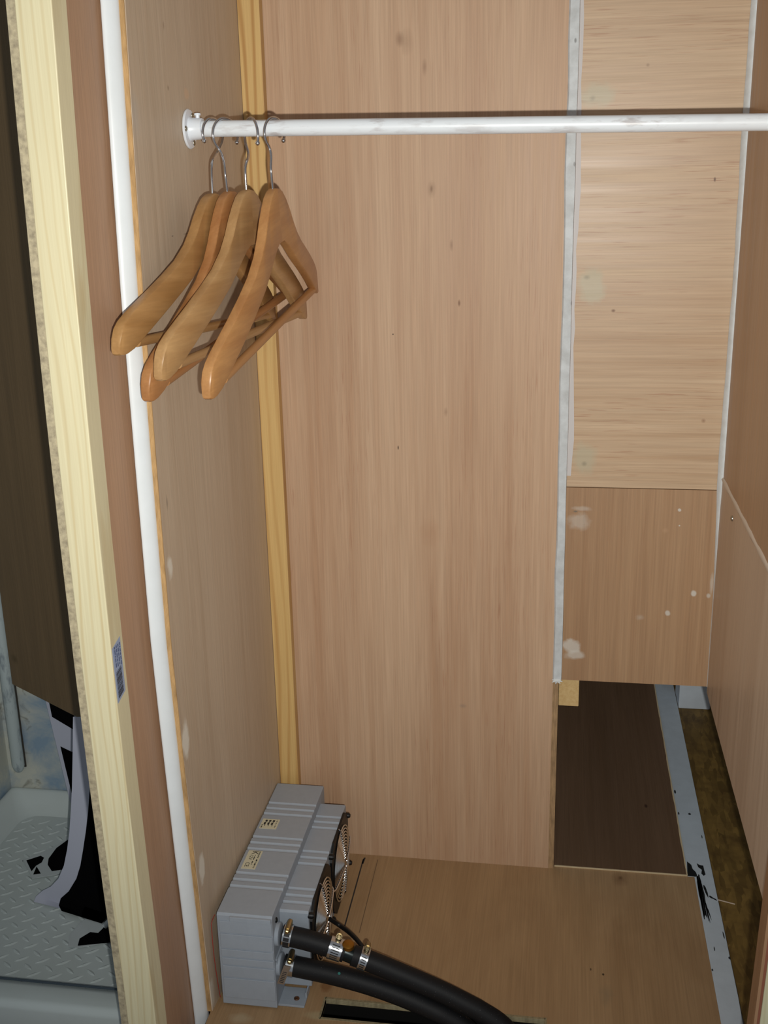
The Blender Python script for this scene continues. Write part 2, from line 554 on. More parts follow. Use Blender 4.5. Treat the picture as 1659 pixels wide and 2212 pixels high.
# ------------------------------------------------------------------ wall_right
R_ = lambda x, y: at(x, y, 0, XR)
M_rup = ply('plywood_right_upper', (200, 164, 128), (180, 144, 110), 'Z', rough=.42, pores=.08, seed=6)
M_rlo = ply('plywood_right_lower', (220, 196, 170), (204, 177, 150), 'Z', rough=.4, pores=.06, seed=7)
wall_right = struct('wall_right')
lab(MB().box(XR, XR+.009, 1.09, YB+.004, .702, TOP).build('panel', M_rup, wall_right), 'brown plywood above the white seam')
lab(MB().box(XR-.001, XR+.009, 1.09, YB+.003, .346, .7).build('panel', M_rlo, wall_right), 'smooth plywood board hanging clear of the floor')
s1 = at(1582, 1120, 0, XR-.001)
lab(screw_head(s1, (-1, 0, 0), .0042, wall_right), 'small zinc screw')
trim_4 = struct('trim_4')
rings = []
rs = random.Random(11)
for k in range(50):
    z = .356 + (TOP-.356)*k/49
    w = (.0062 + rs.uniform(-.0006, .0006) + .001*math.sin(z*11)) if z > .66 else .0018 + .004*max(0, (z-.52)/.14)
    u = .0045 if z > .66 else .0022
    rings.append([(XR, YB+.003, z), (XR-w, YB+.0033, z), (XR-w, YB+.0026, z), (XR-w*.45, YB-u*.55, z), (XR-.0005, YB-u*1.5, z), (XR, YB-u*1.5, z)])
lab(MB().loft(rings).build('sealant_bead', M_caulk, trim_4, smooth=70), 'white sealant bead in the right corner')
trim_5 = struct('trim_5')
rings = []
for k in range(26):
    y = 1.092 + (YB-.006-1.092)*k/25
    w = .0035 + rs.uniform(-.0008, .0012)
    rings.append([(XR+.0005, y, .7015-w), (XR-.0014, y, .7015-w), (XR-.0026, y, .7015), (XR-.0008, y, .7015+w), (XR+.0005, y, .7015+w)])
lab(MB().loft(rings).build('sealant_bead', plain('sealant_translucent', (206, 190, 172), .35), trim_5, smooth=70), 'thin pale sealant along the seam')

# right jamb close to the camera
jamb = empty('door_jamb', (.25, 1.08, 0))
tag(jamb, 'pine jamb post with reddish plywood lining at the lower right corner', 'jamb')
def post(x0, x1, y0, y1):
    return MB().loft([[(x0+q, y0, z), (x1+q, y0, z), (x1+q, y1, z), (x0+q, y1, z)] for z, q in ((.001, -.013), (.15, -.0085), (.3, -.004), (.45, 0), (1.0, 0), (TOP, 0))])
post(.2435, .292, 1.055, 1.0875).build('timber', pine('pine_jamb', (214, 206, 170), (196, 180, 134), 'Z', .009, [], .7), jamb, bevel=.001)
lab(post(.2372, .2404, 1.056, 1.0875).build('plywood_lining', ply('jamb_lining', (178, 138, 102), (160, 120, 86), 'Z'), jamb), 'thin brown plywood lining')
lab(post(.2405, .2434, 1.0565, 1.0875).build('plywood_core', plain('red_plywood', (138, 82, 58), .6), jamb), 'reddish plywood core')

# ------------------------------------------------------------------ floor
F_ = lambda x, y: at(x, y, 2, 0)
M_floor = ply('plywood_floor', (178, 146, 108), (160, 128, 92), 'Y', [
    (F_(1340, 1900), (.018, .022, .05), (108, 76, 50), .5, .85, .8), (F_(1340, 1896), (.005, .006, .05), (90, 60, 38), .6, .8, .6),
    (F_(1303, 2105), (.0022, .003, .05), (50, 38, 28), .9, .5, .3), (F_(705, 2130), (.010, .016, .05), (122, 78, 40), .6, .5, .8),
    (F_(1276, 2094), (.0015, .004, .05), (70, 52, 38), .8, .5, .3), (F_(690, 2195), (.03, .01, .05), (186, 176, 140), .4, .6, 1.0),
    (F_(520, 2200), (.02, .012, .05), (186, 170, 140), .5, .6, 1.0), (F_(1310, 2150), (.012, .03, .05), (120, 112, 92), .3, .9, .9)], rough=.55, pores=.05, broad=.8, seed=8, turn=.45, swirl=1.6)
floor = struct('floor')
SX0, SX1, SY0, SY1 = -.316, .0, 1.254, 1.292
FY0 = 1.06
f1 = MB()
zt, zb = 0, -.007
for x0, x1, y0, y1 in ((-.4762, SX0, FY0, YB+.006), (SX1, .2445, FY0, YB+.006), (SX0, SX1, FY0, SY0), (SX0, SX1, SY1, YB+.006)):
    f1.box(x0, x1, y0, y1, zb, zt)
f1o = f1.build('panel', M_floor, floor)
lab(f1o, 'light plywood floor board with a hose slot')
M_slot = ply_edge('slot_edge', 'Z', .0035, (190, 178, 144), (140, 126, 96))
mb = MB()
mb.box(SX0-.001, SX1+.001, SY1-.0008, SY1+.003, -.008, .0004)
mb.box(SX0-.001, SX1+.001, SY0-.003, SY0+.0008, -.008, .0004)
mb.box(SX0-.003, SX0, SY0-.003, SY1+.003, -.008, .0004)
mb.box(SX1, SX1+.003, SY0-.003, SY1+.003, -.008, .0004)
lab(mb.build('slot_rim', M_slot, floor), 'raw pale edges of the hose slot')
M_void = plain('hollow_shade_black', (10, 9, 8), .8)  # shade of the hollows put into the colour: under-floor box, fan insides
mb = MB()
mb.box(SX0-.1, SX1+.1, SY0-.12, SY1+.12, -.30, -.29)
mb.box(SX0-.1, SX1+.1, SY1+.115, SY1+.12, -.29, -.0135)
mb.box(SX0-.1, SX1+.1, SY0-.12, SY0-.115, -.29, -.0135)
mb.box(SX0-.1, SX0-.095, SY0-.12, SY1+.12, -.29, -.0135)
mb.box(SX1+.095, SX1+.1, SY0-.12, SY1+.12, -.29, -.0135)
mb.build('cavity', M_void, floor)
lab(MB().box(-.45, .2325, YB+.0075, 2.62, -.009, .002).build('panel', ply('plywood_dark', (116, 90, 68), (102, 78, 57), 'Y', [
    (F_(1395, 1743), (.004, .008, .05), (48, 28, 20), .8, .6, .5)], rough=.55, pores=.03, broad=.8, seed=9), floor), 'dark brown plywood beyond the back panel')
rings = []
rs = random.Random(4)
for k in range(60):
    y = YB+.0072 + .95*k/59
    rings.append([(.2318-rs.uniform(0, .0012), y, .0024), (.2336, y, .0024), (.2336, y, -.002), (.2318, y, -.002)])
M_raw = plain('raw_split_edge', (206, 186, 150), .8)
lab(MB().loft(rings).build('panel_edge', M_raw, floor), 'splintered pale edge')
rings = []
for k in range(40):
    x = .01 + .2225*k/39
    rings.append([(x, YB+.0062-rs.uniform(0, .0006), .0024), (x, YB+.0074, .0024), (x, YB+.0074, -.002), (x, YB+.0062, -.002)])
lab(MB().loft(rings).build('panel_edge', M_raw, floor), 'splintered pale edge')
BK = (16, 18, 18)
def rk(x, y, rx, ry, k=.95, soft=.25, wob=1.2):
    return (F_(x, y), (rx, ry, .05), BK, k, soft, wob)
M_rail = plain('white_painted_rail', (196, 206, 214), .45, 0, .4, .35, 30, (170, 178, 184), [
    rk(1458, 1711, .002, .008), rk(1466, 1758, .0015, .006), rk(1490, 1759, .003, .004),
    rk(1516, 1808, .001, .006), rk(1563, 2020, .0012, .010), rk(1577, 2070, .003, .004), rk(1539, 2096, .0015, .003), rk(1543, 2050, .001, .006)])
lab(MB().prism([(.2335, 2.62, -.01), (.2335, YB+.0065, -.01), (.2446, YB+.0065, -.01), (.2446, FY0, -.01), (.268, FY0, -.01), (.276, 1.37, -.01), (.2765, 2.62, -.01)], (0, 0, .0105)).build('rail', M_rail, floor, bevel=.0008), 'white painted rail with black paint scuffs')
def mark(pts, name='paint_mark'):
    MB().prism([at(x, y, 2, .0007) for x, y in pts], (0, 0, .0002)).build(name, M_mark, floor)
M_mark = plain('black_paint', (14, 16, 16), .6)
mark([(1484, 1861), (1493, 1868), (1496, 1877), (1503, 1884), (1506, 1891), (1503, 1894), (1485, 1892)])
mark([(1505, 1865), (1512, 1869), (1519, 1870), (1521, 1879), (1524, 1889), (1520, 1892), (1515, 1887), (1516, 1879), (1508, 1873)])
mark([(1504, 1892), (1511, 1893), (1515, 1905), (1516, 1922), (1521, 1945), (1524, 1962), (1528, 1984), (1523, 1976), (1521, 1986), (1518, 1972), (1513, 1945), (1508, 1915)])
rs = random.Random(31)
for xa, ya, xb, yb, w in ((1506, 1893, 1522, 1986, 5), (1511, 1897, 1526, 1980, 2.2), (1515, 1908, 1531, 1990, 3), (1520, 1912, 1530, 1939, 4), (1509, 1889, 1513, 1905, 2), (1524, 1950, 1534, 1994, 2.4), (1528, 1962, 1537, 1988, 1.6), (1532, 1936, 1549, 1945, 3)):
    n = 7
    a, b = [], []
    for k in range(n+1):
        q = k/n
        ww = w*(.5+.5*rs.random())*(1-.65*q)*(.35 if k in (0, n) else 1)
        dx, dy = (0, ww) if abs(yb-ya) < abs(xb-xa) else (ww, 0)
        a.append((xa+(xb-xa)*q-dx, ya+(yb-ya)*q-dy))
        b.append((xa+(xb-xa)*q+dx, ya+(yb-ya)*q+dy))
    mark(a+b[::-1])
# osb
t = NT('oriented_strand_board')
cols = None
for i, (rot, sc_) in enumerate(((.5, (110, 22, 60)), (-.9, (95, 20, 52)), (1.9, (130, 26, 70)))):
    vo = t.n('ShaderNodeTexVoronoi')
    vo.inputs['Scale'].default_value = 1
    t.l(t.mapped(sc_, (0, 0, rot)), vo.inputs['Vector'])
    hsv = t.n('ShaderNodeSeparateColor')
    t.l(vo.outputs['Color'], hsv.inputs[0])
    c = t.mix(hsv.outputs[0], lin((100, 78, 38)), lin((136, 108, 56)))
    cols = c if cols is None else t.mix(t.rng(hsv.outputs[1], .45, .55), cols, c)
nz = t.noise((25, 25, 25), 3)
cols = t.mix(t.rng(nz, .4, .7, 0, .6), cols, lin((70, 50, 26)))
M_osb = t.done(cols, .6, 0, .3)
lab(MB().box(.277, .75, FY0, 2.62, -.012, -.002).build('panel', M_osb, floor), 'strand board flooring beyond the white rail')
p0, p1 = F_(1542, 1940), F_(1588, 1952)
lab(MB().tube([(p0.x, p0.y, -.0012), (p1.x, p1.y, -.0012)], .0011, 5).build('scratch', plain('pale_splinter', (190, 170, 150), .7), floor), 'pale scratch')
for xa, ya, xb, yb, w, c in ((785, 1856, 744, 2003, .0011, (48, 44, 42)), (788, 1853, 783, 1866, .0016, (40, 36, 34)), (816, 1857, 776, 2015, .0006, (112, 90, 66))):
    a, b = F_(xa, ya), F_(xb, yb)
    d = (b-a).normalized().cross(Vector((0, 0, 1)))*w
    lab(MB().prism([a+d, b+d, b-d, a-d], (0, 0, .0003)).build('pencil_line', plain('pencil', c, .7), floor), 'dark line drawn on the floor board')
# void behind: far wall and outer side
wall_far = struct('wall_far')
MB().box(-.5, .8, 2.621, 2.63, -.02, TOP).build('panel', plain('dark_board', (96, 76, 58), .7), wall_far)
wall_outer = struct('wall_outer')
MB().box(.75, .76, FY0, 2.62, -.02, TOP).build('panel', plain('dark_board_2', (96, 76, 58), .7), wall_outer)

wb = empty('white_block', (.31, 2.31, 0))
tag(wb, 'white painted block standing on the strand board under the panel', 'block')
MB().box(.2772, .345, 2.282, 2.36, -.0018, .14).build('body', plain('white_block_paint', (206, 214, 222), .5, 0, .4, .3, 20), wb, bevel=.002)
MB().box(.272, .352, 2.276, 2.366, .14, .15).build('cap', plain('white_block_cap', (200, 208, 216), .5), wb, bevel=.002)

tb = empty('timber_batten', (.026, 1.69, .30))
tag(tb, 'short pine batten end poking out under the reddish panel', 'batten')
M_end = plain('pine_end_grain', (212, 182, 130), .75, 0, .2, .6, 220, (188, 150, 96))
MB().box(.0095, .0425, 1.669, 1.80, .301, .3555).build('timber', M_end, tb, bevel=.0012)
mb = MB()
rs = random.Random(8)
for k in range(9):
    x = .013 + .028*rs.random()
    mb.lathe((x, 1.668, .352+.003*rs.random()), (0, -1, 0), [(0, .0012), (.0012, .001), (.0018, 0)], 6)
lab(mb.build('splinters', M_raw, tb), 'crumbs of sealant and splinters')

# ------------------------------------------------------------------ clothes rail
rail = empty('clothes_rail', (-.1, 1.39, 1.205))
tag(rail, 'white painted round clothes rail spanning the wardrobe', 'rail')
RA, RB = Vector((-.463, 1.396, 1.2085)), Vector((XR-.003, 1.405, 1.197))
RR = .0098
M_rod = NT('white_rod_paint')
nz = M_rod.noise((30, 120, 120), 4, .6)
gate = M_rod.noise((9, 1, 1), 2)
cc = M_rod.mix(M_rod.math('MULTIPLY', M_rod.rng(nz, .52, .66), M_rod.rng(gate, .42, .6, .05, .6)), lin((226, 230, 234)), lin((164, 152, 148)))
M_rod = M_rod.done(cc, .33, 0, .5)
MB().tube([RA.lerp(RB, k/10) for k in range(11)], RR, 28).build('rod', M_rod, rail, smooth=50)
M_fl = plain('white_powder_coat', (226, 230, 236), .3)
WX = wall_x(1.396)
for end, sgn, cl in ((Vector((WX, 1.396, 1.2085)), 1, 1), (Vector((XR, 1.405, 1.197)), -1, .2)):
    fo = MB().lathe(end, (sgn, 0, 0), [(.0002, .0), (.0002, .0235), (.0016, .024), (.003, .0228), (.0034, .0150), (.0034+.0026*cl, .0134), (.0034+.015*cl, .0126), (.0034+.016*cl, .0118), (.0034+.016*cl, .006)], 32).build('flange', M_fl, rail, smooth=30)
    for k in range(3):
        a = math.radians(60+120*k)
        pp = end + Vector((sgn*.0031, math.cos(a)*.0188, math.sin(a)*.0188))
        screw_head(pp, (sgn, 0, 0), .0034, fo)
    if cl == 1:
        c0 = end + Vector((sgn*.013, 0, .0122))
        MB().lathe(c0, (0, 0, 1), [(0, .0026), (.0035, .0026), (.0036, .0042), (.006, .004), (.0066, .002), (.0066, 0)], 12).build('set_screw', M_fl, fo, smooth=35)

# ------------------------------------------------------------------ coat hangers
PROF = [(0, 0, -.058), (.012, -.0015, -.0585), (.025, -.006, -.063), (.038, -.0145, -.0695), (.053, -.0275, -.0775), (.067, -.0425, -.0855), (.085, -.058, -.0955), (.113, -.0745, -.108),
        (.147, -.089, -.123), (.183, -.1035, -.139), (.215, -.1165, -.1535), (.235, -.125, -.1625), (.249, -.1325, -.1665), (.257, -.1395, -.1675), (.262, -.148, -.167), (.2645, -.157, -.1655)]
def hang_wood(name, c1, c2):
    out = []
    for sg in (-1, 1):
        t = NT(name)
        a = t.noise((34, 5, 46), 3, .55, .5, (sg*.62, 0, 0))
        b = t.noise((240, 12, 300), 2, .6, 0, (sg*.62, 0, 0))
        col = t.mix(t.rng(a, .32, .68), lin(c2), lin(c1))
        col = t.mix(t.rng(b, .35, .7, .22, 0), col, lin(tuple(v*.76 for v in c2)))
        out.append(t.done(col, .36, 0, .45))
    return out
def hanger(label, head, psi, tilt, d, c, hdir, hoff, wood, Rr=.0185):
    root = empty('coat_hanger', head)
    tag(root, label, 'hanger', 'wooden coat hangers on the white rail')
    root.rotation_euler = (Matrix.Rotation(-math.radians(psi), 3, 'Z') @ Matrix.Rotation(math.radians(tilt), 3, 'X')).to_euler()
    Lh, TH = .230, .0062
    ks, kz = Lh/.2585, d/.167
    for sg in (-1, 1):
        rings = []
        for i, (s, zt, zb) in enumerate(PROF):
            y = s*ks
            x = -c*(y/Lh)**2
            zt2, zb2 = zt*kz, zb*kz
            zc, hh = (zt2+zb2)/2, (zt2-zb2)/2
            th = TH*(1 if i < len(PROF)-3 else (1, .93, .8)[i-len(PROF)+3])
            ring = []
            bev = min(.0024, hh*.8)
            for qx, qz in ((-th, hh-bev), (-th+bev*.3, hh-bev*.3), (-th+bev, hh), (th-bev, hh), (th-bev*.3, hh-bev*.3), (th, hh-bev),
                           (th, -hh+bev), (th-bev*.3, -hh+bev*.3), (th-bev, -hh), (-th+bev, -hh), (-th+bev*.3, -hh+bev*.3), (-th, -hh+bev)):
                ring.append((x+qx, sg*y, zc+qz))
            rings.append(ring)
        MB().loft(rings).build('shoulder_arm', wood[(sg+1)//2], root, smooth=30, world=False)
    yb = .222*ks
    xb = -c*(yb/Lh)**2
    MB().tube([(xb, -yb+.44*yb*k, -.1555*kz) for k in range(0)] or [(xb, y, -.1565*kz) for y in (-yb, -yb*.33, yb*.33, yb)], .0056, 14).build('trouser_bar', wood[0], root, smooth=50, world=False)
    # hook: stem, S bend, arc over the rail (built in world axes, then brought into the hanger's frame)
    hd = Vector((hdir[0], hdir[1], 0)).normalized()
    rodz = 1.2085 + (head[0]-XL)*(-.0115/.704)
    rody = 1.396 + (head[0]-XL)*(.009/.704)
    topz = rodz + RR + .0023
    cz = topz - Rr
    cx = Vector((head[0]+hoff, rody, cz))
    H0 = Vector(head)
    inv = root.rotation_euler.to_matrix().inverted()
    down = root.rotation_euler.to_matrix() @ Vector((0, 0, 1))
    pts = [H0-down*.012, H0+down*.004, H0+down*.012]
    arc = [cx + hd*(Rr*math.cos(math.radians(a))) + Vector((0, 0, Rr*math.sin(math.radians(a)))) for a in range(-42, 214, 8)]
    b0, b3 = H0+down*.018, arc[0]
    tg = (arc[1]-arc[0]).normalized()
    hl = (b3-b0).length*.45
    b1, b2 = b0+down*hl, b3-tg*hl
    pts += [b0*(1-q)**3 + b1*3*q*(1-q)**2 + b2*3*q*q*(1-q) + b3*q**3 for q in (k/12 for k in range(12))] + arc
    path = [inv @ (p-H0) for p in pts]
    mb = MB().tube(path, .0018, 10)
    mb.sphere(path[-1], .0029, 8)
    mb.build('hook', M_chrome, root, smooth=60, world=False)
    return root
W1 = hang_wood('hanger_wood_brown', (180, 136, 86), (162, 118, 70))
W2 = hang_wood('hanger_wood_red', (180, 128, 80), (160, 106, 62))
W3 = hang_wood('hanger_wood_pale', (190, 150, 102), (172, 130, 84))
W4 = hang_wood('hanger_wood_orange', (190, 140, 88), (172, 120, 72))
hanger('brown wooden coat hanger nearest the wall, first on the white rail', (-.4319, 1.366, 1.1316), 6.39, -2.66, .1752, .0168, (.42, .9), -.004, W1)
hanger('reddish wooden coat hanger second from the wall, mostly hidden', (-.4139, 1.370, 1.1334), 7.39, 8.64, .1929, .023, (-.58, -.815), -.006, W2, .0195)
hanger('pale wooden coat hanger third from the wall, hook open to the front', (-.3929, 1.382, 1.135), 7.15, 1.38, .1949, .0194, (-.62, .78), .006, W3, .021)
hanger('orange-brown wooden coat hanger farthest from the wall, frontmost on the rail', (-.3593, 1.383, 1.1354), 3.21, 9.1, .1924, .0246, (-.45, -.89), .002, W4)

# ------------------------------------------------------------------ heater
M_heat = plain('grey_blue_plastic', (158, 166, 176), .5, 0, .4, .3, 90, (144, 151, 161), [
    (at(622, 1730, 2, .157), (.005, .004, .05), (60, 56, 58), .8, .4, 1.0), (at(580, 1899, 2, .157), (.004, .004, .05), (52, 50, 52), .8, .4, 1.0),
    (at(535, 1921, 2, .157), (.002, .002, .05), (52, 50, 52), .8, .4, .6), (at(594, 1735, 2, .157), (.01, .006, .05), (84, 84, 88), .6, .7, 1.4)], bump=.05)
HX0, HX1, HY0, HY1, HZ = XL+.001, -.381, 1.26, 1.612, .157
heater = empty('cabin_heater', (-.41, 1.43, 0))
tag(heater, 'grey plastic twin-fan heater box on the floor against the left wall', 'heater')
for m in (M_heat,):
    pass
def stepped(x0, x1, y0, y1, z0, ztop, prof, dz):
    """block whose top follows rows of steps along Y; prof: list of (y, height)"""
    pts = [(x0, y, z) for y, z in prof]
    pts = [(x0, y0, z0)] + pts + [(x0, y1, z0)]
    return MB().prism(pts, (x1-x0, 0, 0))
def rows(y0, y1, z, steps):
    out = [(y0, z-.003), (y0+.003, z)]
    for i, y in enumerate(steps):
        lvl = (i % 3)
        out += [(y-.0015, z), (y-.0002, z-.0022), (y+.003, z-.0024), (y+.0052, z)]
    out += [(y1-.003, z), (y1, z-.003)]
    return out
ST = [1.322, 1.338, 1.354, 1.416, 1.432, 1.448, 1.514, 1.530, 1.546]
stepped(HX0, HX1, HY0, HY1, .003, HZ, rows(HY0, HY1, HZ, ST), .002).build('housing', M_heat, heater, bevel=.0012)
# front face ribs and lip
mb = MB()
for z0, z1 in ((.127, .146), (.101, .1245), (.0865, .0985), (.073, .084), (.052, .0705), (.016, .0495)):
    mb.box(HX0+.004, HX1-.001, HY0-.0018, HY0+.001, z0, z1)
lab(mb.build('ribbed_front', M_heat, heater, bevel=.0006), 'ribbed end face')
lab(MB().box(HX0+.02, HX1-.001, HY0-.0035, HY0+.001, .147, .1545).build('lip', M_heat, heater, bevel=.0006), 'raised lip under the top edge')
FX1, FZ = -.3385, .140
stepped(HX1-.001, FX1, 1.300, 1.585, .012, FZ, rows(1.300, 1.585, FZ, [y-.004 for y in ST]), .002).build('fan_housing', M_heat, heater, bevel=.0012)
mb = MB()
mb.box(HX1-.001, -.343, 1.268, 1.305, .0006, .004)
mb.box(-.3455, -.343, 1.285, 1.305, .004, .012)
pl = mb.build('mounting_foot', M_heat, heater, bevel=.0005)
screw_head(at(641, 2157, 2, .0042), (0, 0, 1), .0042, pl, mat=plain('coppery_screw', (150, 110, 84), .35, 1))
HS1, HS2 = at(605, 2018, 1, 1.2805), at(605, 2082, 1, 1.2805)
HS1.x = HS2.x = HX1+.0088
for hs in (HS1, HS2):
    MB().lathe((HX1, hs.y, hs.z), (1, 0, 0), [(-.002, .0165), (.0052, .0165), (.0056, .0155), (.0056, 0)], 20).build('port', M_heat, heater, smooth=35)
screw_head((HX1+.0003, 1.279, .139), (1, 0, 0), .0042, heater, mat=M_black)
for k in range(3):
    MB().box(HX1-.0005, HX1+.002, 1.266, 1.298, .068+.006*k, .071+.006*k).build('cooling_fin', M_heat, heater)
# dark screw bosses on the fan face
for yy, zz in ((1.592, .122), (1.59, .03), (1.447, .132), (1.44, .022), (1.304, .132)):
    MB().lathe((FX1-.001, yy if yy < 1.585 else 1.58, zz), (1, 0, 0), [(0, .0045), (.006, .0045), (.009, .003), (.0095, 0)], 12).build('fan_screw', M_black, heater, smooth=35)
M_guard = plain('guard_wire', (225, 225, 222), .2, 1)
for cy in (1.513, 1.371):
    cz = .0765
    GX = FX1
    fr = MB()
    n = 32
    sq = []
    for k in range(n):
        a = 2*math.pi*k/n
        q = .0655/max(abs(math.cos(a)), abs(math.sin(a)))
        sq.append((min(q, .079)*math.cos(a), min(q, .079)*math.sin(a)))
    ci = [(.058*math.cos(2*math.pi*k/n), .058*math.sin(2*math.pi*k/n)) for k in range(n)]
    def rg(x, L2): return [(x, cy+a, cz+b) for a, b in L2]
    fr.loft([rg(GX+.0005, ci), rg(GX+.0005, sq), rg(GX+.004, sq), rg(GX+.004, ci), rg(GX+.0005, ci)], True, False)
    fan = fr.build('fan_frame', M_black, heater)
    MB().lathe((GX, cy, cz), (1, 0, 0), [(.0002, 0), (.0002, .058), (.0006, .058), (.0006, 0)], 32).build('fan_shade_disc', M_void, fan)  # flat black disc painted as the shade inside the fan, no real depth
    for k in range(7):
        a = 2*math.pi*k/7
        u, w = Vector((0, math.cos(a), math.sin(a))), Vector((0, -math.sin(a), math.cos(a)))
        c0 = Vector((GX+.001, cy, cz))
        MB().prism([c0+u*.018-w*.008, c0+u*.054-w*.014, c0+u*.054+w*.014+Vector((.002, 0, 0)), c0+u*.018+w*.008+Vector((.002, 0, 0))], (.0006, 0, 0)).build('fan_blade', M_black, fan)
    MB().lathe((GX+.0006, cy, cz), (1, 0, 0), [(0, .02), (.003, .02), (.0035, .018), (.0035, 0)], 20).build('fan_hub', M_black, fan, smooth=35)
    gd = empty('fan_guard', (0, 0, 0))
    gd.parent = heater
    gd.location = Vector((GX+.006, cy, cz)) - heater.location
    lab(gd, 'chrome wire finger guard')
    base = Vector((GX+.006, cy, cz))
    M_wire = M_guard
    for k in range(11):
        Rk = .0105 + .0049*k
        MB().torus(base + Vector((.0045*(1-(Rk/.06)**2), 0, 0)), (1, 0, 0), Rk, .0013, 40, 6).build('guard_ring', M_guard, gd, smooth=True)
    for k in range(4):
        a = math.pi/4*(2*k) + .12
        u = Vector((0, math.cos(a), math.sin(a)))
        MB().tube([base + u*r + Vector((.0022+.0045*(1-(r/.06)**2), 0, 0)) for r in (.006, .02, .035, .05, .062)] + [base + u*.068 + Vector((-.002, 0, 0))], .0012, 6).build('guard_spoke', M_chrome, gd, smooth=True)
    MB().lathe(base+Vector((.0045, 0, 0)), (1, 0, 0), [(0, .0085), (.0012, .0085), (.0016, .006), (.0016, 0)], 20).build('guard_hub', M_chrome, gd, smooth=35)
# labels on the lid
M_paper = plain('cream_label', (206, 202, 176), .5)
M_txt = plain('label_ink', (34, 36, 36), .6)
lz = HZ + .0004
l1 = MB().box(-.4565, -.4345, 1.366, 1.4125, HZ-.001, lz).build('spec_label', M_paper, heater)
lab(l1, 'cream label printed K 12V CE')
text_mesh('K', .0150, (-.4500, 1.4105, lz+.0002), (0, -1, 0), (1, 0, 0), M_txt, l1, width=.0085)
text_mesh('12V', .0075, (-.4510, 1.4005, lz+.0002), (0, -1, 0), (1, 0, 0), M_txt, l1, width=.0120)
text_mesh('CE', .0088, (-.4525, 1.3815, lz+.0002), (0, -1, 0), (1, 0, 0), M_txt, l1, width=.0105)
rs = random.Random(21)
def fine_print(x0, h, ya, yb, parent, mx=.004):
    mb = MB()
    y = ya
    while y > yb:
        w = rs.uniform(.0006, .0016)
        mb.box(x0, x0+h*rs.uniform(.75, 1), y-w, y, lz+.0001, lz+.00025)
        y -= w + (rs.choice((.0004, .0004, .0004, .0022)))
    mb.build('fine_print', M_txt, parent)
fine_print(-.4392, .0024, 1.4105, 1.3955, l1)
fine_print(-.4392, .0024, 1.3905, 1.3685, l1)
fine_print(-.4442, .0018, 1.4015, 1.3905, l1)
fine_print(-.4442, .0018, 1.3855, 1.3775, l1)
l2 = MB().box(-.4575, -.4295, 1.473, 1.5005, HZ-.001, lz).build('spec_label', M_paper, heater)
lab(l2, 'cream label with fine wiring print')
fine_print(-.4338, .0014, 1.4985, 1.4765, l2)
for x0 in (-.4402, -.4462, -.4522):
    mb = MB()
    mb.box(x0, x0+.0035, 1.4925, 1.4970, lz+.0001, lz+.00025)
    mb.box(x0+.0012, x0+.0022, 1.480, 1.492, lz+.0001, lz+.00025)
    mb.box(x0-.0008, x0+.0012, 1.484, 1.490, lz+.0001, lz+.00025)
    mb.build('diagram', M_txt, l2)
fine_print(-.4555, .002, 1.4835, 1.4755, l2)

# ------------------------------------------------------------------ hoses
t = NT('black_rubber')
nz = t.noise((700, 700, 700), 2)
cc = t.mix(t.rng(nz, .72, .76), lin((20, 20, 22)), lin((112, 112, 114)))
M_rub = t.done(cc, .6, 0, .3)
M_band = plain('steel_band', (200, 202, 205), .22, 1)
M_brass = plain('yellow_zinc', (176, 160, 122), .36, 1)
M_slotd = plain('band_slot', (26, 26, 28), .6)
HR = .0145
def path_px(lst):
    return smoothpath([at(x, y, 1, Y) for x, y, Y in lst], 8)
def clamp(hose, path, px, width, ang, mat, slots=True, tail=False, r=HR):
    """worm-drive clamp at the path point nearest to the pixel"""
    tgt = at(px[0], px[1], 1, 1.2805)
    i = min(range(1, len(path)-1), key=lambda k: (path[k]-tgt).length)
    c, d = path[i], (path[i+1]-path[i-1]).normalized()
    band = MB().lathe(c-d*width/2, d, [(0, r+.0002), (0, r+.0014), (width, r+.0014), (width, r+.0002)], 28).build('hose_clamp', mat, hose, smooth=35)
    up = Vector((0, 0, 1))
    u = (up-d*up.dot(d)).normalized()
    w = d.cross(u)
    e = u*math.cos(ang)+w*math.sin(ang)
    g = d.cross(e)
    hc = c + e*(r+.0046)
    MB().tube([hc-g*.010, hc-g*.004, hc+g*.008], [.0036, .0044, .0044], 10).build('worm_housing', M_brass, band, smooth=35)
    MB().lathe(hc+g*.008, g, [(0, .0036), (.004, .0036), (.005, .0025), (.005, 0)], 6).build('worm_screw', M_brass, band)
    if slots == 'open':
        for k in range(13):
            a = ang + math.radians(40+24*k)
            e2 = u*math.cos(a)+w*math.sin(a)
            g2 = d.cross(e2)
            p = c + e2*(r+.0013)
            MB().prism([p-d*width*.33-g2*.0026, p+d*width*.33-g2*.0026, p+d*width*.33+g2*.0026, p-d*width*.33+g2*.0026], e2*.0004).build('band_slot', M_slotd, band)
    elif slots:
        for k in range(7):
            a = ang + math.radians(62+13*k)
            e2 = u*math.cos(a)+w*math.sin(a)
            g2 = d.cross(e2)
            p = c + e2*(r+.00135)
            q = width*.30
            MB().prism([p-d*q-g2*.0007, p+d*q-g2*.0002, p+d*q+g2*.0012, p-d*q+g2*.0007], e2*.0003).build('band_slot', M_slotd, band)
    if tail:
        e2 = -e
        t0 = at(621, 2086, 1, 1.2805-r-.0022)
        t1 = at(tail[0], tail[1], 1, 1.2805-r-.006)
        dd = (t1-t0).normalized()
        n_ = dd.cross(d).normalized()
        MB().prism([t0-d*.005, t0+d*.005, t1+d*.005, t1-d*.005], n_*.0009).build('band_tail', mat, band)
        for k in range(7):
            p = t0.lerp(t1, .35+.09*k) - n_*.0002
            MB().prism([p-d*.003-dd*.0006, p+d*.003, p+d*.003+dd*.001, p-d*.003+dd*.0004], n_*.0013).build('band_slot', M_slotd, band)
    return i
